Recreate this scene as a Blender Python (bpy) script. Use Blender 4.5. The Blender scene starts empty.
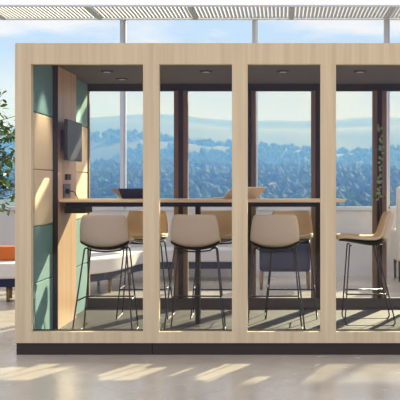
import bpy, bmesh, math, random
from mathutils import Vector, Matrix, noise

random.seed(7)
S = bpy.context.scene
COL = S.collection
PI = math.pi

# ------------------------------------------------------------------ camera
CAM_D, CAM_H, SCALE, VPX, VPY = 7.6, 1.253, 135.7, 282.0, 185.0
cam = bpy.data.cameras.new('camera')
cam_o = bpy.data.objects.new('camera', cam)
COL.objects.link(cam_o)
cam_o.location = (0, -CAM_D, CAM_H)
cam_o.rotation_euler = (PI / 2, 0, 0)
cam.sensor_width = 36
cam.lens = 36 * (SCALE * CAM_D) / 400
cam.shift_x = (200 - VPX) / 400
cam.shift_y = -(200 - VPY) / 400
cam.clip_end = 6000
S.camera = cam_o

S.view_settings.view_transform = 'Standard'
S.view_settings.look = 'None'
S.view_settings.gamma = 1
S.view_settings.exposure = 0.0
S.cycles.transparent_max_bounces = 32
S.cycles.max_bounces = 10
S.cycles.sample_clamp_indirect = 6


def srgb(r, g, b):
    f = lambda c: (c / 255 / 12.92) if c / 255 <= 0.04045 else ((c / 255 + 0.055) / 1.055) ** 2.4
    return (f(r), f(g), f(b), 1)


# ------------------------------------------------------------------ materials
def mat(name, c, rough=0.6, metal=0.0, c2=None, scale=(8, 8, 8), detail=3, bump=0.0, bscale=None, spec=0.5, ramp=(0.35, 0.65), coat=0.0):
    m = bpy.data.materials.new(name)
    m.use_nodes = True
    nt = m.node_tree
    b = nt.nodes['Principled BSDF']
    b.inputs['Base Color'].default_value = c
    b.inputs['Roughness'].default_value = rough
    b.inputs['Metallic'].default_value = metal
    b.inputs['Specular IOR Level'].default_value = spec
    b.inputs['Coat Weight'].default_value = coat
    tc = nt.nodes.new('ShaderNodeTexCoord')
    if c2 is not None:
        mp = nt.nodes.new('ShaderNodeMapping')
        mp.inputs['Scale'].default_value = scale
        n = nt.nodes.new('ShaderNodeTexNoise')
        n.inputs['Scale'].default_value = 1
        n.inputs['Detail'].default_value = detail
        r = nt.nodes.new('ShaderNodeValToRGB')
        r.color_ramp.elements[0].position = ramp[0]
        r.color_ramp.elements[1].position = ramp[1]
        r.color_ramp.elements[0].color = c
        r.color_ramp.elements[1].color = c2
        nt.links.new(tc.outputs['Object'], mp.inputs['Vector'])
        nt.links.new(mp.outputs['Vector'], n.inputs['Vector'])
        nt.links.new(n.outputs['Fac'], r.inputs['Fac'])
        nt.links.new(r.outputs['Color'], b.inputs['Base Color'])
    if bump:
        n2 = nt.nodes.new('ShaderNodeTexNoise')
        n2.inputs['Scale'].default_value = bscale or 300
        bp = nt.nodes.new('ShaderNodeBump')
        bp.inputs['Strength'].default_value = bump
        bp.inputs['Distance'].default_value = 0.002
        nt.links.new(tc.outputs['Object'], n2.inputs['Vector'])
        nt.links.new(n2.outputs['Fac'], bp.inputs['Height'])
        nt.links.new(bp.outputs['Normal'], b.inputs['Normal'])
    return m


def glass(name, tint, refl):
    m = bpy.data.materials.new(name)
    m.use_nodes = True
    nt = m.node_tree
    nt.nodes.remove(nt.nodes['Principled BSDF'])
    out = nt.nodes['Material Output']
    t = nt.nodes.new('ShaderNodeBsdfTransparent')
    t.inputs['Color'].default_value = tint
    g = nt.nodes.new('ShaderNodeBsdfGlossy')
    g.inputs['Roughness'].default_value = 0.0
    lw = nt.nodes.new('ShaderNodeLayerWeight')
    lw.inputs['Blend'].default_value = 0.25
    mr = nt.nodes.new('ShaderNodeMapRange')
    mr.inputs['From Min'].default_value = 0.02
    mr.inputs['To Min'].default_value = refl
    mr.inputs['To Max'].default_value = 0.5
    mx = nt.nodes.new('ShaderNodeMixShader')
    nt.links.new(lw.outputs['Fresnel'], mr.inputs['Value'])
    nt.links.new(mr.outputs['Result'], mx.inputs['Fac'])
    nt.links.new(t.outputs[0], mx.inputs[1])
    nt.links.new(g.outputs[0], mx.inputs[2])
    nt.links.new(mx.outputs[0], out.inputs['Surface'])
    return m


M = {}
M['ash'] = mat('pale_ash_wood', srgb(203, 184, 145), 0.45, c2=srgb(221, 203, 163), scale=(26, 26, 1.1), detail=4, ramp=(0.3, 0.7))
M['oak'] = mat('warm_oak_wood', srgb(190, 150, 112), 0.45, c2=srgb(216, 178, 138), scale=(18, 18, 0.9), detail=4, ramp=(0.3, 0.7))
M['jamb'] = mat('brown_oak_wood', srgb(118, 92, 68), 0.5, c2=srgb(140, 110, 82), scale=(40, 40, 2))
M['tabletop'] = mat('light_table_wood', srgb(222, 194, 152), 0.4, c2=srgb(234, 208, 168), scale=(2, 30, 30))
M['dark_metal'] = mat('dark_brown_metal', srgb(48, 42, 36), 0.6, spec=0.25)
M['plinth'] = mat('plinth_brown', srgb(58, 51, 44), 0.6, spec=0.25)
M['sill'] = mat('sill_brown', srgb(84, 75, 66), 0.5)
M['black'] = mat('black_metal', srgb(32, 30, 28), 0.5, spec=0.25)
M['rod'] = mat('stool_rod_black', srgb(52, 50, 48), 0.35, metal=0.3)
M['green'] = mat('green_felt', srgb(110, 152, 149), 0.95, c2=srgb(118, 160, 157), scale=(90, 90, 90), bump=0.3)
M['cream'] = mat('cream_felt', srgb(224, 203, 168), 0.95, c2=srgb(232, 212, 180), scale=(90, 90, 90), bump=0.3)
M['pod_ceiling'] = mat('pod_ceiling_grey', srgb(88, 84, 81), 0.8)
M['pod_floor'] = mat('pod_floor_brown', srgb(66, 54, 46), 0.8, c2=srgb(76, 63, 54), scale=(60, 60, 60), bump=0.3, spec=0.08)
M['beige'] = mat('beige_fabric', srgb(218, 192, 156), 0.9, c2=srgb(226, 202, 168), scale=(200, 200, 200), bump=0.3)
M['taupe'] = mat('taupe_fabric', srgb(202, 184, 164), 0.9, c2=srgb(210, 193, 174), scale=(200, 200, 200), bump=0.3)
M['white_metal'] = mat('pale_grey_metal', srgb(196, 200, 204), 0.4, metal=0.2)
M['louvre'] = mat('louvre_metal', srgb(205, 210, 215), 0.5)
M['wall'] = mat('parapet_paint', srgb(200, 198, 191), 0.8, c2=srgb(208, 206, 199), scale=(3, 3, 3))
M['sofa'] = mat('sofa_grey', srgb(200, 196, 192), 0.9, c2=srgb(208, 204, 200), scale=(120, 120, 120), bump=0.3)
M['navy'] = mat('navy_fabric', srgb(28, 35, 60), 0.9, c2=srgb(33, 40, 68), scale=(120, 120, 120), bump=0.3)
M['orange'] = mat('orange_fabric', srgb(190, 98, 38), 0.9, c2=srgb(198, 106, 44), scale=(120, 120, 120), bump=0.3)
M['cushion'] = mat('cushion_grey', srgb(190, 192, 196), 0.9)
M['cream_chair'] = mat('cream_fabric', srgb(216, 206, 190), 0.9)
M['leaf'] = mat('leaf_green', srgb(58, 88, 42), 0.5, c2=srgb(96, 130, 66), scale=(6, 6, 6))
M['reflected_leaf'] = mat('reflected_leaf_green', srgb(120, 150, 92), 0.5, c2=srgb(146, 172, 116), scale=(20, 20, 20))
M['bark'] = mat('bark_brown', srgb(110, 86, 64), 0.85, c2=srgb(80, 62, 46), scale=(30, 30, 6))
M['pot'] = mat('pot_white', srgb(220, 218, 214), 0.5)
M['screen'] = mat('screen_black', srgb(58, 61, 70), 0.4, spec=0.15)
M['tan'] = mat('tan_leather', srgb(196, 160, 112), 0.6)
M['socket'] = mat('socket_grey', srgb(86, 82, 78), 0.5)
M['laptop_beige'] = mat('laptop_champagne', srgb(246, 230, 202), 0.45)
M['lens'] = mat('lamp_lens', srgb(190, 186, 176), 0.4)
M['hills'] = mat('hill_green', srgb(30, 50, 44), 0.95, c2=srgb(48, 68, 54), scale=(0.012, 0.012, 0.012), detail=6)
M['forest'] = mat('forest_green', srgb(34, 64, 48), 0.95, c2=srgb(64, 98, 68), scale=(0.05, 0.05, 0.05), detail=5)
M['glass_front'] = glass('pod_glass', (0.985, 0.987, 0.985, 1), 0.012)
M['glass_facade'] = glass('facade_glass', (0.945, 0.975, 1.0, 1), 0.006)

# polished concrete
mf = mat('polished_concrete', srgb(173, 163, 147), 0.22, c2=srgb(195, 186, 170), scale=(1.3, 1.3, 1.3), detail=7, ramp=(0.3, 0.7), spec=0.6)
M['floor'] = mf
nt = mf.node_tree
n = nt.nodes.new('ShaderNodeTexNoise'); n.inputs['Scale'].default_value = 5; n.inputs['Detail'].default_value = 6
r = nt.nodes.new('ShaderNodeMapRange'); r.inputs['To Min'].default_value = 0.14; r.inputs['To Max'].default_value = 0.34
tc = nt.nodes.new('ShaderNodeTexCoord')
nt.links.new(tc.outputs['Object'], n.inputs['Vector']); nt.links.new(n.outputs['Fac'], r.inputs['Value'])
nt.links.new(r.outputs['Result'], nt.nodes['Principled BSDF'].inputs['Roughness'])

# ------------------------------------------------------------------ builders
OFF = {}


def tag(o, label=None, cat=None, group=None, kind=None):
    if label: o['label'] = label
    if cat: o['category'] = cat
    if group: o['group'] = group
    if kind: o['kind'] = kind
    return o


def empty(name, loc, label=None, cat=None, group=None):
    o = bpy.data.objects.new(name, None)
    o.empty_display_size = 0.1
    COL.objects.link(o)
    o.location = loc
    OFF[o] = Vector(loc)
    return tag(o, label, cat, group)


class MB:
    def __init__(self):
        self.bm = bmesh.new()

    def box(self, x0, x1, y0, y1, z0, z1, bev=0.0, seg=2):
        g = bmesh.ops.create_cube(self.bm, size=1)
        vs = g['verts']
        for v in vs:
            v.co = Vector((x0 + (v.co.x + .5) * (x1 - x0), y0 + (v.co.y + .5) * (y1 - y0), z0 + (v.co.z + .5) * (z1 - z0)))
        if bev:
            es = list({e for v in vs for e in v.link_edges})
            bmesh.ops.bevel(self.bm, geom=es, offset=bev, segments=seg, profile=0.5, affect='EDGES')
        return self

    def tube(self, pts, r, n=8, r1=None):
        pts = [Vector(p) for p in pts]
        rings = []
        up = None
        for i, p in enumerate(pts):
            a = pts[max(i - 1, 0)]; b = pts[min(i + 1, len(pts) - 1)]
            t = (b - a).normalized()
            if up is None:
                up = t.orthogonal().normalized()
            else:
                up = (up - t * up.dot(t))
                up = up.normalized() if up.length > 1e-6 else t.orthogonal().normalized()
            s = t.cross(up)
            rr = r if r1 is None else r + (r1 - r) * i / (len(pts) - 1)
            rings.append([self.bm.verts.new(p + (up * math.cos(2 * PI * k / n) + s * math.sin(2 * PI * k / n)) * rr) for k in range(n)])
        for i in range(len(rings) - 1):
            for k in range(n):
                self.bm.faces.new((rings[i][k], rings[i][(k + 1) % n], rings[i + 1][(k + 1) % n], rings[i + 1][k]))
        self.bm.faces.new(list(reversed(rings[0])))
        self.bm.faces.new(rings[-1])
        return self

    def lathe(self, prof, c, n=32):
        c = Vector(c)
        rings = []
        for rr, z in prof:
            rings.append([self.bm.verts.new(c + Vector((rr * math.cos(2 * PI * k / n), rr * math.sin(2 * PI * k / n), z))) for k in range(n)])
        for i in range(len(rings) - 1):
            for k in range(n):
                self.bm.faces.new((rings[i][k], rings[i][(k + 1) % n], rings[i + 1][(k + 1) % n], rings[i + 1][k]))
        self.bm.faces.new(list(reversed(rings[0])))
        self.bm.faces.new(rings[-1])
        return self

    def grid(self, P):
        """closed slab from two grids P[0], P[1] (lists of rows of points)"""
        A = [[self.bm.verts.new(p) for p in row] for row in P[0]]
        B = [[self.bm.verts.new(p) for p in row] for row in P[1]]
        R, C = len(A), len(A[0])
        for i in range(R - 1):
            for j in range(C - 1):
                self.bm.faces.new((A[i][j], A[i][j + 1], A[i + 1][j + 1], A[i + 1][j]))
                self.bm.faces.new((B[i][j], B[i + 1][j], B[i + 1][j + 1], B[i][j + 1]))
        for i in range(R - 1):
            self.bm.faces.new((A[i][0], A[i + 1][0], B[i + 1][0], B[i][0]))
            self.bm.faces.new((A[i][-1], B[i][-1], B[i + 1][-1], A[i + 1][-1]))
        for j in range(C - 1):
            self.bm.faces.new((A[0][j], B[0][j], B[0][j + 1], A[0][j + 1]))
            self.bm.faces.new((A[-1][j], A[-1][j + 1], B[-1][j + 1], B[-1][j]))
        return self

    def prism(self, poly, z0, z1):
        a = [self.bm.verts.new((x, y, z0)) for x, y in poly]
        b = [self.bm.verts.new((x, y, z1)) for x, y in poly]
        n = len(a)
        self.bm.faces.new(list(reversed(a))); self.bm.faces.new(b)
        for i in range(n):
            self.bm.faces.new((a[i], a[(i + 1) % n], b[(i + 1) % n], b[i]))
        return self

    def xform(self, mtx):
        bmesh.ops.transform(self.bm, matrix=mtx, verts=self.bm.verts[:])
        return self

    def build(self, name, m, parent=None, smooth=False, bev=0.0):
        off = OFF[parent] if parent is not None else Vector((0, 0, 0))
        bmesh.ops.recalc_face_normals(self.bm, faces=self.bm.faces[:])
        for v in self.bm.verts:
            v.co -= off
        me = bpy.data.meshes.new(name)
        self.bm.to_mesh(me); self.bm.free()
        me.materials.append(m)
        if smooth:
            for p in me.polygons: p.use_smooth = True
        o = bpy.data.objects.new(name, me)
        COL.objects.link(o)
        if parent is not None:
            o.parent = parent
        OFF[o] = off
        if bev:
            b = o.modifiers.new('bevel', 'BEVEL'); b.width = bev; b.segments = 2; b.limit_method = 'ANGLE'
        return o


def copy_tree(o, parent=None):
    kids = list(o.children)
    c = o.copy()
    COL.objects.link(c)
    if parent is not None: c.parent = parent
    for ch in kids: copy_tree(ch, c)
    return c


def arc(pts, rad, n=5):
    """round the corners of a polyline"""
    pts = [Vector(p) for p in pts]
    out = [pts[0]]
    for i in range(1, len(pts) - 1):
        p, a, b = pts[i], pts[i - 1], pts[i + 1]
        d = min(rad, (a - p).length * .45, (b - p).length * .45)
        q0 = p + (a - p).normalized() * d; q1 = p + (b - p).normalized() * d
        for k in range(n + 1):
            t = k / n
            out.append(q0 * (1 - t) ** 2 + p * 2 * t * (1 - t) + q1 * t * t)
    out.append(pts[-1])
    return out


def px(x, Y):      # world X of an image column at depth Y
    return (x - VPX) / SCALE * (CAM_D + Y) / CAM_D


def pz(y, Y):      # world Z of an image row at depth Y
    return CAM_H - (y - VPY) / SCALE * (CAM_D + Y) / CAM_D


# ------------------------------------------------------------------ setting
FY = 6.6       # facade line
tag(MB().box(-9, 9, -11, FY + 0.25, -0.12, 0).build('floor', M['floor']), 'pale grey polished concrete floor', None, None, 'structure')
tag(MB().box(-9, 9, FY, FY + 0.22, 0, 0.905).box(-9, 9, FY - 0.02, FY + 0.24, 0.905, 0.925).build('wall_rear', M['wall']), 'low pale grey parapet wall under the glazed facade', None, None, 'structure')
posts = [-5.85, -4.03, -2.21, -0.386, 1.44, 3.26, 5.08]
for i, x in enumerate(posts):
    f = MB()
    f.box(x - .026, x + .026, FY + .03, FY + .15, .925, 3.58)
    f.box(x + .032, x + .05, FY + .05, FY + .12, .925, 3.58)
    if i < len(posts) - 1:
        f.box(x + .026, posts[i + 1] - .026, FY + .05, FY + .13, 3.545, 3.58)
        f.box(x + .026, posts[i + 1] - .026, FY + .05, FY + .13, .925, .955)
    w = f.build('window_%d' % (i + 1), M['white_metal'])
    tag(w, None, None, None, 'structure')
    if i < len(posts) - 1:
        MB().box(x + .05, posts[i + 1] - .026, FY + .08, FY + .092, .955, 3.545).build('pane', M['glass_facade'], w)
# slatted metal canopy over the glazing
LY0, LY1, LZ = 5.56, 6.62, 3.53
ce = MB()
ce.box(-6, 6, LY1 - .03, LY1, LZ, LZ + .022)
ce.box(-6, 6, LY0, LY0 + .03, LZ, LZ + .02)
ce = tag(ce.build('ceiling', M['louvre']), 'slatted pale metal ceiling strip along the glazing', None, None, 'structure')
sl = MB()
x = -6.0
while x < 6:
    sl.box(x, x + .034, LY0 + .04, LY1 - .05, LZ + .015, LZ + .03)
    x += .052
tag(sl.build('slats', M['louvre'], ce), None, None, None, 'stuff')
for k in range(-4, 5):
    x = .124 + 1.31 * k
    MB().box(x - .03, x + .03, LY0 + .04, LY1 - .05, LZ - .01, LZ + .014).build('crossbar', M['white_metal'], ce)

# ------------------------------------------------------------------ meeting pod
PX0, PX1 = px(15, 0), px(464, 0)
PT = pz(43, 0)
PZF, PZC, PYB = 0.08, 2.213, 2.2
pod = empty('meeting_pod', ((PX0 + PX1) / 2, 1.1, 0),
            'large glazed office meeting pod with pale ash frame on dark plinth', 'meeting pod')
zt, zb = pz(64, 0), pz(332, 0)
fr = MB()
fr.box(PX0, PX1, 0, .07, zt, PT)
fr.box(PX0, PX1, 0, .07, .088, zb)
fcols = [(15, 31), (143, 159), (232, 247.5), (320.5, 336), (448, 464)]
for a, b in fcols:
    fr.box(px(a, 0), px(b, 0), .0, .07, zb, zt)
fr.build('front_frame', M['ash'], pod)
pl = MB()
pl.box(PX0 + .008, px(151.7, 0), .012, PYB + .06, 0, .088).box(px(152.3, 0), PX1 - .008, .012, PYB + .06, 0, .088)
pl.build('plinth', M['plinth'], pod)
for i in range(4):
    a, b = px(fcols[i][1], 0), px(fcols[i + 1][0], 0)
    g = MB().box(a + .004, b - .004, .074, .082, zb + .008, zt).build('front_glass', M['glass_front'], pod)
    MB().box(a - .01, b + .01, .071, .09, zb - .01, zb + .008).build('gasket', M['black'], g)
# shell
MB().box(PX0, -1.87, .07, PYB + .06, .088, PT).build('side_wall', M['ash'], pod)
MB().box(PX0, PX1, .07, PYB + .06, 2.25, PT).build('roof_panel', M['ash'], pod)
cp = MB()
for y0, y1 in ((.07, .755), (.76, 1.495), (1.5, PYB + .04)):
    cp.box(-1.87, PX1 - .03, y0, y1, PZC, 2.25)
cp.build('ceiling_panel', M['pod_ceiling'], pod)
MB().box(-1.87, PX1 - .03, .09, PYB, .06, PZF).build('floor_panel', M['pod_floor'], pod)
MB().box(-1.87, PX1 - .03, PYB, PYB + .06, 2.147, PZC).build('rear_header', M['dark_metal'], pod)
MB().box(-1.87, PX1 - .03, PYB, PYB + .06, PZF, .179).build('rear_sill', M['sill'], pod)
# rear posts: dark core with a brown wood jamb on either side
rp = [px(181, PYB), px(249, PYB), px(318, PYB), px(379.5, PYB)]
for x in rp:
    p = MB().box(x - .022, x + .022, PYB - .03, PYB + .06, .179, 2.147).build('rear_post', M['dark_metal'], pod)
    for s in (-1, 1):
        j = MB().box(x + s * .023, x + s * .066, PYB - .02, PYB + .055, .179, 2.147).build('wood_jamb', M['jamb'], p)
        b = MB()
        b.lathe([(.007, 0), (.007, .004)], (0, 0, 0), 10).xform(Matrix.Translation((x + s * .045, PYB - .02, 1.13)) @ Matrix.Rotation(PI / 2, 4, 'X'))
        b.build('bolt', M['black'], p)
p = MB().box(-1.87, -1.845, PYB - .0, PYB + .06, .179, 2.147).build('rear_post', M['dark_metal'], pod)
MB().box(-1.845, -1.834, PYB + .005, PYB + .055, .179, 2.147).build('wood_jamb', M['jamb'], p)
p = MB().box(PX1 - .07, PX1 - .03, PYB, PYB + .06, .088, PT).build('rear_post', M['dark_metal'], pod)
edges = [-1.834] + [e for x in rp for e in (x - .066, x + .066)] + [PX1 - .07]
for i in range(0, len(edges), 2):
    MB().box(edges[i], edges[i + 1], PYB + .025, PYB + .033, .179, 2.147).build('rear_glass', M['glass_front'], pod)
# glazed right end of the pod
MB().box(PX1 - .05, PX1 - .042, .07, PYB, .088, 2.25).build('end_glass', M['glass_front'], pod)
# felt wall panels
zs = [PZF, .516, .943, 1.369, 1.797, PZC]
for (y0, y1) in ((.092, .9), (1.3, PYB - .002)):
    for k in range(5):
        MB().box(-1.87, -1.846, y0 + .002, y1 - .002, zs[k] + .003, zs[k + 1] - .003, .006, 2).build(
            'acoustic_panel', M['cream'] if k in (2, 3) else M['green'], pod)
wp = MB().box(-1.84, -1.805, .706, 1.446, PZF, PZC).build('wood_panel', M['oak'], pod)
MB().box(-1.858, -1.84, .74, 1.41, PZF, PZC).build('batten', M['black'], wp)
MB().box(-1.846, -1.804, .700, .706, PZF, PZC).build('edge_strip', M['dark_metal'], wp)
so = MB().box(-1.805, -1.797, .90, 1.17, 1.146, 1.262, .002).build('socket_plate', M['socket'], wp)
MB().box(-1.805, -1.787, .98, 1.14, 1.295, 1.345, .003).build('switch', M['black'], wp)
MB().box(-1.797, -1.77, .98, 1.03, 1.18, 1.22, .004).tube(arc([(-1.772, 1.005, 1.2), (-1.73, .98, 1.2), (-1.70, .96, 1.15), (-1.69, .95, 1.137)], .03), .004).build('plug', M['black'], wp)
# downlights
for (x, y) in ((px(107, 1.09), 1.09), (px(206, 1.09), 1.09), (px(283, 1.09), 1.09), (px(360, 1.09), 1.09), (px(122, 1.7), 1.7), (-1.5, .3)):
    d = MB().lathe([(.052, PZC - .008), (.055, PZC + .002), (.03, PZC + .003)], (x, y, 0), 28).build('downlight', M['dark_metal'], pod)
    MB().lathe([(.03, PZC - .011), (.03, PZC - .004)], (x, y, 0), 24).build('lens', M['lens'], d)

# ------------------------------------------------------------------ television
tv = empty('television', (-1.79, .97, 1.617), 'flat black wall screen mounted on the oak panel inside the pod', 'television')
MB().box(-1.745, -1.722, .66, 1.275, 1.452, 1.782, .004).build('casing', M['black'], tv)
MB().box(-1.722, -1.719, .672, 1.263, 1.468, 1.772).build('screen', M['screen'], tv)
MB().box(-1.804, -1.745, .80, 1.10, 1.53, 1.70, .004).build('wall_bracket', M['black'], tv)

# ------------------------------------------------------------------ bar table
TY0, TY1, TZ = .74, 1.42, 1.136
TXR = px(345, .76)
tb = empty('bar_table', (-.65, 1.08, PZF), 'long light wood bar table running through the pod off the oak panel', 'table')
MB().box(-1.803, TXR, TY0, TY1, TZ - .024, TZ).build('tabletop', M['tabletop'], tb, bev=.006)
MB().box(-1.76, TXR - .09, TY0 + .03, TY1 - .03, TZ - .06, TZ - .024).build('steel_frame', M['black'], tb)
MB().box(-1.765, -1.60, .76, 1.10, 1.023, TZ - .06, .004).build('power_box', M['black'], tb)
for x in (px(198, 1.08), px(328, 1.08)):
    MB().box(x - .018, x + .018, 1.02, 1.14, PZF + .012, TZ - .06).box(x - .03, x + .03, .9, 1.26, PZF, PZF + .012).build('leg', M['dark_metal'], tb)

# ------------------------------------------------------------------ laptop and tablet
def laptop_beige():
    t = empty('laptop', (px(240, 1.15), 1.15, TZ), 'champagne laptop left open with its lid back to the front glass', 'laptop')
    c = Vector((px(240, 1.15), 1.15, TZ))
    w, d = .16, .215
    yaw = math.radians(28)
    R = Matrix.Translation(c) @ Matrix.Rotation(yaw, 4, 'Z')
    MB().box(-w, w, .0, d, .001, .013, .003).xform(R).build('keyboard_base', M['laptop_beige'], t)
    tilt = Matrix.Translation((0, 0, .012)) @ Matrix.Rotation(math.radians(-65), 4, 'X') 
    lid = MB().box(-w, w, -.008, 0, 0, .205, .003)
    lid.xform(R @ Matrix.Translation((0, 0, .012)) @ Matrix.Rotation(math.radians(64), 4, 'X'))
    l = lid.build('lid', M['laptop_beige'], t)
    sc = MB().box(-w + .01, w - .01, .0, .0015, .012, .195)
    sc.xform(R @ Matrix.Translation((0, 0, .012)) @ Matrix.Rotation(math.radians(64), 4, 'X'))
    sc.build('screen', M['screen'], l)
laptop_beige()

def tablet_dark():
    c = Vector((px(142, 1.08), 1.08, TZ))
    t = empty('tablet', c, 'dark tablet propped in a tan folio cover on the left of the bar table', 'tablet')
    w = .165
    # folio back and panel hinge along the bottom edge; both slant out to the left at the top
    def sheet(x0t, x0b, x1t, x1b, y_t, y_b, h, th):
        P = []
        for dy in (0, th):
            P.append([[c + Vector((x0b, y_b + dy, .002)), c + Vector((x1b, y_b + dy, .002))], [c + Vector((x0t, y_t + dy, h)), c + Vector((x1t, y_t + dy, h))]])
        return MB().grid(P)
    sheet(px(118.5, 1.0) - c.x, px(122.3, 1.08) - c.x, .12, .12, -.10, 0, .088, .008).build('screen', M['screen'], t)
    sheet(px(111, 1.2) - c.x, px(121.5, 1.1) - c.x, .10, .12, .08, .012, .084, .006).build('folio_cover', M['tan'], t)
tablet_dark()

# ------------------------------------------------------------------ bar stools
def make_stool():
    t = empty('bar_stool', (0, 0, 0))
    # side profile (y forward, z up), half width, side wrap
    prof = [(.232, .716, .16, .016), (.224, .732, .17, .02), (.17, .730, .182, .026), (.09, .716, .189, .034), (0, .700, .193, .042),
            (-.08, .690, .194, .052), (-.135, .696, .194, .062), (-.172, .728, .193, .068), (-.192, .78, .191, .068),
            (-.203, .838, .186, .062), (-.212, .885, .178, .056), (-.219, .918, .168, .05), (-.222, .936, .152, .046), (-.222, .943, .134, .043)]
    # resample
    def lerp(i, f):
        a, b = prof[i], prof[min(i + 1, len(prof) - 1)]
        return [a[k] + (b[k] - a[k]) * f for k in range(4)]
    rows = []
    for i in range(len(prof) - 1):
        for f in (0, .5): rows.append(lerp(i, f))
    rows.append(list(prof[-1]))
    NU = 15
    def surf(off):
        G = []
        for i, (y, z, w, c) in enumerate(rows):
            a, b = rows[max(i - 1, 0)], rows[min(i + 1, len(rows) - 1)]
            ty, tz = b[0] - a[0], b[1] - a[1]
            L = math.hypot(ty, tz) or 1
            ny, nz = tz / L, -ty / L        # towards the sitter (up on the seat, forward on the back)
            row = []
            for k in range(NU):
                u = -1 + 2 * k / (NU - 1)
                d = c * u * u * (1 + .25 * u * u) / 1.25 - off
                row.append(Vector((u * w, y + ny * d, z + nz * d)))
            G.append(row)
        return G
    MB().grid([surf(0.0), surf(.027)]).build('cushion', M['beige'], t, True)
    A, B = surf(.0275), surf(.034)
    nb = 13          # rows up to the bend are the dark seat pan, the rest the back cover
    MB().grid([A[nb:], B[nb:]]).build('back_cover', M['taupe'], t, True)
    MB().grid([A[:nb + 1], B[:nb + 1]]).build('seat_pan', M['black'], t, True)
    r = .0062
    for s in (-1, 1):
        pts = arc([(s * .1, .12, .664), (s * .158, .135, .672), (s * .222, .18, r), (s * .235, -.245, r), (s * .165, -.085, .682), (s * .11, -.10, .655)], .05)
        MB().tube(pts, r).build('sled_leg', M['rod'], t, True)
    # curved support bars under the shell
    for (y, z0, cc) in ((-.102, .646, .03), (.12, .660, .014)):
        MB().tube([(x * .125, y, z0 + cc * (x * x) * .4) for x in [-1 + .2 * k for k in range(11)]], r).build('support_bar', M['rod'], t, True)
    fz = .265
    q = (.672 - fz) / .665
    fx = .158 + q * .064; fy = .135 + q * .045
    qr = (.682 - fz) / .675
    rx = .165 + qr * .07; ry = -.085 - qr * .16
    MB().tube([(-rx, ry, fz), (-fx, fy, fz), (fx, fy, fz), (rx, ry, fz)], r).build('footrest', M['rod'], t, True)
    return t


GROUP = 'bar stools around the pod table'
proto = make_stool()
stools = [
    (px(102.4, .43), .66, 0, 'beige bar stool seen from behind, nearest the green wall panels'),
    (px(194, .43), .66, 0, 'bar stool seen from behind in front of the table leg, second from the left wall'),
    (px(274.5, .43), .66, 1, 'bar stool seen from behind, in front of the navy armchair'),
    (px(148, 1.74), 1.52, 180, 'beige bar stool facing the front glass across the table, half hidden by the first mullion'),
    (px(219, 1.74), 1.52, 180, 'beige bar stool facing the front glass, behind the table leg and near a mullion'),
    (px(291, 1.74), 1.52, 180, 'beige bar stool facing the front glass, farthest right on the window side of the table'),
    (.70, 1.165, 90, 'beige bar stool turned sideways at the free end of the bar table'),
]
for i, (x, y, a, lab) in enumerate(stools):
    o = proto if i == 0 else copy_tree(proto)
    o.location = (x, y, PZF)
    o.rotation_euler = (0, 0, math.radians(a))
    tag(o, lab, 'stool', GROUP)

# ------------------------------------------------------------------ curved sofa
def spline(pts, n=14):
    out = []
    P = [Vector((a, b, 0)) for a, b in pts]
    for i in range(len(P) - 1):
        p0, p1, p2, p3 = P[max(i - 1, 0)], P[i], P[i + 1], P[min(i + 2, len(P) - 1)]
        for k in range(n):
            t = k / n
            out.append(.5 * ((2 * p1) + (p2 - p0) * t + (2 * p0 - 5 * p1 + 4 * p2 - p3) * t * t + (3 * p1 - p0 - 3 * p2 + p3) * t ** 3))
    out.append(P[-1])
    return out


front = spline([(-4.6, 3.36), (-3.7, 3.32), (-2.92, 3.36), (-2.45, 3.55), (-2.14, 3.92), (-1.93, 4.35), (-1.84, 4.85), (-1.775, 5.4), (-1.55, 5.72), (-1.1, 5.76), (-.6, 5.76)])


def ribbon(d0, d1):
    A, B = [], []
    for i, p in enumerate(front):
        t = (front[min(i + 1, len(front) - 1)] - front[max(i - 1, 0)]).normalized()
        nrm = Vector((-t.y, t.x, 0))
        A.append(p + nrm * d0); B.append(p + nrm * d1)
    return A, B


def sweep(d0, d1, z0, z1):
    A, B = ribbon(d0, d1)
    bot = [[Vector((a.x, a.y, z0)), Vector((b.x, b.y, z0))] for a, b in zip(A, B)]
    top = [[Vector((a.x, a.y, z1)), Vector((b.x, b.y, z1))] for a, b in zip(A, B)]
    return MB().grid([bot, top])


sf = empty('sofa', (-2.2, 4.6, 0), 'long wavy lounge sofa with pale grey seat and navy base beyond the pod', 'sofa')
sweep(.0, .62, .253, .418).build('seat', M['sofa'], sf, bev=.025)
sweep(.03, .6, .165, .253).build('navy_base', M['navy'], sf)
A, B = ribbon(.1, .5)
for i in range(6, len(A), 22):
    for q in (A[i], B[i]):
        MB().tube([(q.x, q.y, .17), (q.x, q.y, 0)], .022, 10, .016).build('leg', M['jamb'], sf, True)
# orange back on the left stretch
A, B = ribbon(.42, .6)
k0 = 34
ob = MB().grid([[[Vector((a.x, a.y, .42)), Vector((b.x, b.y, .42))] for a, b in zip(A[:k0], B[:k0])],
                [[Vector((a.x, a.y, .575)), Vector((b.x, b.y, .575))] for a, b in zip(A[:k0], B[:k0])]])
ob.build('backrest', M['orange'], sf, bev=.02)

cu = MB()
bmesh.ops.create_uvsphere(cu.bm, u_segments=24, v_segments=16, radius=1)
for v in cu.bm.verts:
    x, y, z = v.co
    sx = math.copysign(abs(x) ** .6, x); sz = math.copysign(abs(z) ** .6, z)
    v.co = Vector((sx * .2, y * .09, sz * .2))
cu.xform(Matrix.Translation((-2.07, 5.2, .635)) @ Matrix.Rotation(math.radians(-20), 4, 'Z') @ Matrix.Rotation(math.radians(-8), 4, 'X'))
tag(cu.build('cushion', M['cushion'], None, True), 'pale grey scatter cushion upright on the curve of the sofa', 'cushion')

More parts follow.
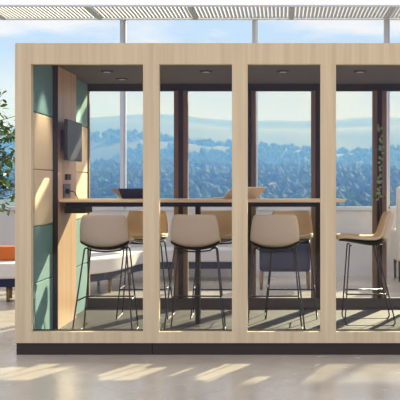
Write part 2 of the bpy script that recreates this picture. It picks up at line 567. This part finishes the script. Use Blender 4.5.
# ------------------------------------------------------------------ navy armchair
ac = empty('armchair', (.036, 5.0, 0), 'navy upholstered armchair on wooden legs, back turned to the pod', 'armchair')
MB().box(-.27, .34, 4.70, 4.84, .216, .78, .04, 3).build('backrest', M['navy'], ac, True)
MB().box(-.19, .26, 4.84, 5.32, .216, .44, .04, 3).build('seat', M['navy'], ac, True)
for x0 in (-.27, .26):
    MB().box(x0, x0 + .08, 4.80, 5.30, .216, .60, .03, 3).build('armrest', M['navy'], ac, True)
for x in (-.25, .32):
    for y in (4.74, 5.26):
        s = -1 if x < 0 else 1
        MB().tube([(x, y, .225), (x + s * .0, y, 0)], .022, 10, .014).build('leg', M['jamb'], ac, True)

# ------------------------------------------------------------------ cream armchair at the right edge
cc = empty('lounge_chair', (1.85, 5.75, 0), 'cream high-backed lounge chair at the right edge near the parapet', 'armchair')
MB().box(1.475, 2.24, 5.62, 5.78, .27, 1.235, .05, 3).build('backrest', M['cream_chair'], cc, True)
MB().box(1.56, 2.14, 5.78, 6.34, .27, .46, .05, 3).build('seat', M['cream_chair'], cc, True)
for x0 in (1.46, 2.14):
    MB().box(x0, x0 + .1, 5.78, 6.3, .27, .68, .04, 3).build('armrest', M['cream_chair'], cc, True)
for x in (1.52, 2.18):
    for y in (5.70, 6.26):
        MB().tube([(x, y, .28), (x, y, 0)], .022, 10, .016).build('leg', M['black'], cc, True)

# ------------------------------------------------------------------ plants
def leaf_into(bm, c, d, up, L, W):
    d = d.normalized()
    s = d.cross(up)
    s = s.normalized() if s.length > 1e-4 else d.orthogonal().normalized()
    n = s.cross(d)
    pts = [c, c + d * L * .35 + s * W * .5 + n * L * .06, c + d * L * .7 + s * W * .42 + n * L * .05, c + d * L,
           c + d * L * .7 - s * W * .42 + n * L * .05, c + d * L * .35 - s * W * .5 + n * L * .06]
    mid1 = bm.verts.new(c + d * L * .35); mid2 = bm.verts.new(c + d * L * .7)
    v = [bm.verts.new(p) for p in pts]
    for f in ((v[0], v[1], mid1), (v[1], v[2], mid2, mid1), (v[2], v[3], mid2), (v[3], v[4], mid2), (v[4], v[5], mid1, mid2), (v[5], v[0], mid1)):
        bm.faces.new(f)


tx, ty = -3.66, 4.9
tr = empty('potted_tree', (tx, ty, 0), 'leafy green indoor tree at the left edge behind the sofa', 'tree')
MB().lathe([(.19, 0), (.24, .38), (.25, .40), (.22, .40), (.21, .36)], (tx, ty, 0), 28).build('pot', M['pot'], tr, True)
tk = MB().tube([(tx, ty, .34), (tx + .03, ty, .8), (tx - .02, ty + .02, 1.3), (tx + .02, ty, 2.05)], .032, 10, .016)
lv = MB()
rng = random.Random(3)
for k in range(80):
    a = rng.uniform(0, 2 * PI)
    z0 = rng.uniform(1.0, 2.0)
    ln = rng.uniform(.35, .72) * (1.0 if z0 < 1.6 else .75)
    e = Vector((tx + math.cos(a) * ln, ty + math.sin(a) * ln, z0 + rng.uniform(-.1, .42)))
    b = Vector((tx, ty, z0))
    m1 = b.lerp(e, .5) + Vector((0, 0, .06))
    tk.tube([b, m1, e], .008, 5, .003)
    for q in range(14):
        f = rng.uniform(.3, 1.05)
        p = b.lerp(e, f) + Vector((rng.gauss(0, .05), rng.gauss(0, .05), rng.gauss(0, .05)))
        d = Vector((rng.gauss(0, 1), rng.gauss(0, 1), rng.gauss(-.35, .6)))
        leaf_into(lv.bm, p, d, Vector((rng.gauss(0, .4), rng.gauss(0, .4), 1)), rng.uniform(.07, .12), rng.uniform(.04, .06))
tk.build('trunk', M['bark'], tr, True)
tag(lv.build('foliage', M['leaf'], tr), None, None, None, 'stuff')

# vine-shaped leaves added to stand for a tree reflected in the glass
vx, vy = px(379.5, PYB), PYB - .04
vn = empty('reflected_leaves', (vx, vy, PZF), 'thin green leaves modelled for a tree reflection at the right-hand rear post of the pod', 'plant reflection')
st = [(vx + .012 * math.sin(z * 9), vy, z) for z in [PZF + .05 * k for k in range(0, 36)]]
MB().tube(st, .003, 6).build('stem', M['bark'], vn, True)
vl = MB()
for k in range(46):
    z = rng.uniform(1.12, 1.84)
    leaf_into(vl.bm, Vector((vx + .012 * math.sin(z * 9), vy - .004, z)), Vector((rng.gauss(0, 1), -.35, rng.gauss(0, .7))), Vector((0, -1, .3)), rng.uniform(.025, .042), rng.uniform(.02, .03))
vl.build('leaves', M['reflected_leaf'], vn)

# ------------------------------------------------------------------ landscape
def interp(x, pts):
    if x <= pts[0][0]: return pts[0][1]
    for (a, b), (c, d) in zip(pts, pts[1:]):
        if x <= c:
            t = (x - a) / (c - a); t = t * t * (3 - 2 * t)
            return b + (d - b) * t
    return pts[-1][1]


R_far = [(-700, 20), (-450, 24), (-330, 40), (-225, 86), (-150, 91), (-60, 84), (0, 82), (140, 86), (300, 80), (700, 70)]
R_mid = [(-500, 30), (-250, 38), (-120, 44), (-30, 34), (60, 27), (150, 34), (300, 42), (500, 36)]


def height(x, y):
    nz = noise.fractal(Vector((x * .006, y * .006, 3.1)), 1, 2, 5)
    base = interp(y, [(40, -9), (200, -6), (420, 4), (560, 11), (620, 8), (760, 30), (820, 26), (1050, 60), (1200, 84), (1300, 70)])
    if y > 560:
        k = min(1, (y - 560) / 240)
        m = interp(x, R_mid) / 34
        f = interp(x, R_far) / 84
        g = max(0, min(1, (y - 800) / 350))
        base = base * (1 + k * ((m * (1 - g) + f * g) - 1))
    return base + nz * (1.5 + y * .004)


vs, fs = [], []
ys = [40 + 6 * k * (1 + k * .006) for k in range(110)]
ys = [y for y in ys if y < 1300] + [1300]
xs = [-650 + 13 * k for k in range(101)]
for y in ys:
    for x in xs:
        vs.append((x, y, height(x, y)))
W = len(xs)
for i in range(len(ys) - 1):
    for j in range(W - 1):
        a = i * W + j
        fs.append((a, a + 1, a + W + 1, a + W))
me = bpy.data.meshes.new('hills'); me.from_pydata(vs, [], fs); me.materials.append(M['hills'])
for p in me.polygons: p.use_smooth = True
ho = bpy.data.objects.new('hills', me); COL.objects.link(ho)
tag(ho, None, None, None, 'structure')

tb_ = bmesh.new(); bmesh.ops.create_icosphere(tb_, subdivisions=1, radius=1)
tv_ = [v.co.copy() for v in tb_.verts]; tf_ = [[v.index for v in f.verts] for f in tb_.faces]; tb_.free()
vs, fs = [], []
rng = random.Random(11)
for k in range(9000):
    y = 170 + 640 * rng.random() ** .8
    x = rng.uniform(-.42, .26) * y
    d = noise.noise(Vector((x * .02, y * .02, 9)))
    if d < -.18: continue
    rr = rng.uniform(.7, 1.7) * (1 + y * .0006)
    hh = rr * rng.uniform(1.0, 1.7)
    z = height(x, y) + hh * .6
    o = len(vs)
    sd = rng.uniform(0, 50)
    for v in tv_:
        q = 1 + .35 * noise.noise(v * 2.2 + Vector((sd, 0, 0)))
        vs.append((x + v.x * rr * q, y + v.y * rr * q, z + v.z * hh * q))
    fs.extend([tuple(o + i for i in f) for f in tf_])
me = bpy.data.meshes.new('forest'); me.from_pydata(vs, [], fs); me.materials.append(M['forest'])
fo = bpy.data.objects.new('forest', me); COL.objects.link(fo)
tag(fo, 'dense green forest covering the valley beyond the glazing', 'forest', None, 'stuff')

# summer haze lying in the valley
hz = bpy.data.materials.new('valley_haze'); hz.use_nodes = True
nt = hz.node_tree
nt.nodes.remove(nt.nodes['Principled BSDF'])
vsn = nt.nodes.new('ShaderNodeVolumeScatter')
vsn.inputs['Color'].default_value = (.10, .31, 1.0, 1)
vsn.inputs['Density'].default_value = .0024
vsn.inputs['Anisotropy'].default_value = -0.15
nt.links.new(vsn.outputs[0], nt.nodes['Material Output'].inputs['Volume'])
h = MB().box(-800, 800, 30, 1280, -60, 100).build('haze', hz)
tag(h, 'blue summer haze lying over the valley and hills', 'haze', None, 'stuff')

# ------------------------------------------------------------------ sky and sun
w = bpy.data.worlds.new('sky'); S.world = w; w.use_nodes = True
nt = w.node_tree
bg = nt.nodes['Background']
tc = nt.nodes.new('ShaderNodeTexCoord')
sep = nt.nodes.new('ShaderNodeSeparateXYZ')
nt.links.new(tc.outputs['Generated'], sep.inputs[0])
gr = nt.nodes.new('ShaderNodeValToRGB')
e = gr.color_ramp.elements
e[0].position = 0.0; e[0].color = (.20, .19, .18, 1)
e[1].position = 1.0; e[1].color = (1.15, 1.19, 1.24, 1)
def stop(el, c):
    q = gr.color_ramp.elements.new(.5 + .5 * math.sin(math.radians(el))); q.color = c
stop(-1.5, (.22, .21, .20, 1))
stop(0, (.80, .80, 1.5, 1))
stop(5.2, (.82, .82, 1.5, 1))
stop(7.4, (.54, .62, 1.25, 1))
stop(9.2, (.58, .68, 1.3, 1))
stop(10.1, (1.2, 1.15, 1.5, 1))
stop(14, (1.1, 1.12, 1.18, 1))
stop(30, (1.05, 1.09, 1.14, 1))
mr = nt.nodes.new('ShaderNodeMapRange')
mr.inputs['From Min'].default_value = -1; mr.inputs['From Max'].default_value = 1
nt.links.new(sep.outputs['Z'], mr.inputs['Value'])
nt.links.new(mr.outputs['Result'], gr.inputs['Fac'])
mp = nt.nodes.new('ShaderNodeMapping'); mp.inputs['Scale'].default_value = (9, 9, 26)
nz = nt.nodes.new('ShaderNodeTexNoise'); nz.inputs['Scale'].default_value = 1; nz.inputs['Detail'].default_value = 5
nt.links.new(tc.outputs['Generated'], mp.inputs['Vector']); nt.links.new(mp.outputs['Vector'], nz.inputs['Vector'])
cr = nt.nodes.new('ShaderNodeValToRGB')
cr.color_ramp.elements[0].position = .47; cr.color_ramp.elements[1].position = .62
up = nt.nodes.new('ShaderNodeMapRange'); up.inputs['From Min'].default_value = .02; up.inputs['From Max'].default_value = .1
nt.links.new(sep.outputs['Z'], up.inputs['Value'])
ml = nt.nodes.new('ShaderNodeMath'); ml.operation = 'MULTIPLY'
nt.links.new(nz.outputs['Fac'], cr.inputs['Fac']); nt.links.new(cr.outputs['Color'], ml.inputs[0]); nt.links.new(up.outputs['Result'], ml.inputs[1])
mix = nt.nodes.new('ShaderNodeMix'); mix.data_type = 'RGBA'
nt.links.new(ml.outputs[0], mix.inputs['Factor'])
nt.links.new(gr.outputs['Color'], mix.inputs['A']); mix.inputs['B'].default_value = (1.0, .93, 1.2, 1)
nt.links.new(mix.outputs['Result'], bg.inputs['Color'])
bg.inputs['Strength'].default_value = 1.0

sun = bpy.data.lights.new('sun', 'SUN'); sun.energy = 13.5; sun.angle = math.radians(.7); sun.color = (1, .96, .90)
so_ = bpy.data.objects.new('sun', sun); COL.objects.link(so_)
az, el = math.radians(21), math.radians(23)
d = Vector((-math.sin(az) * math.cos(el), -math.cos(az) * math.cos(el), -math.sin(el)))
so_.rotation_euler = d.to_track_quat('-Z', 'Y').to_euler()
so_.location = (4, 8, 6)

# warm wall-washing beams of the downlights beside the felt wall
for (x, y) in ((-1.66, .36), (-1.66, 1.75), (px(206, 1.09), 1.09), (px(283, 1.09), 1.09), (px(360, 1.09), 1.09)):
    L = bpy.data.lights.new('downlight_lamp', 'SPOT')
    L.energy = 24 if x < -1.6 else 5
    L.color = (1, .86, .66); L.spot_size = math.radians(80); L.spot_blend = .6; L.shadow_soft_size = .03
    lo = bpy.data.objects.new('downlight_lamp', L); COL.objects.link(lo)
    lo.location = (x, y, PZC - .02)
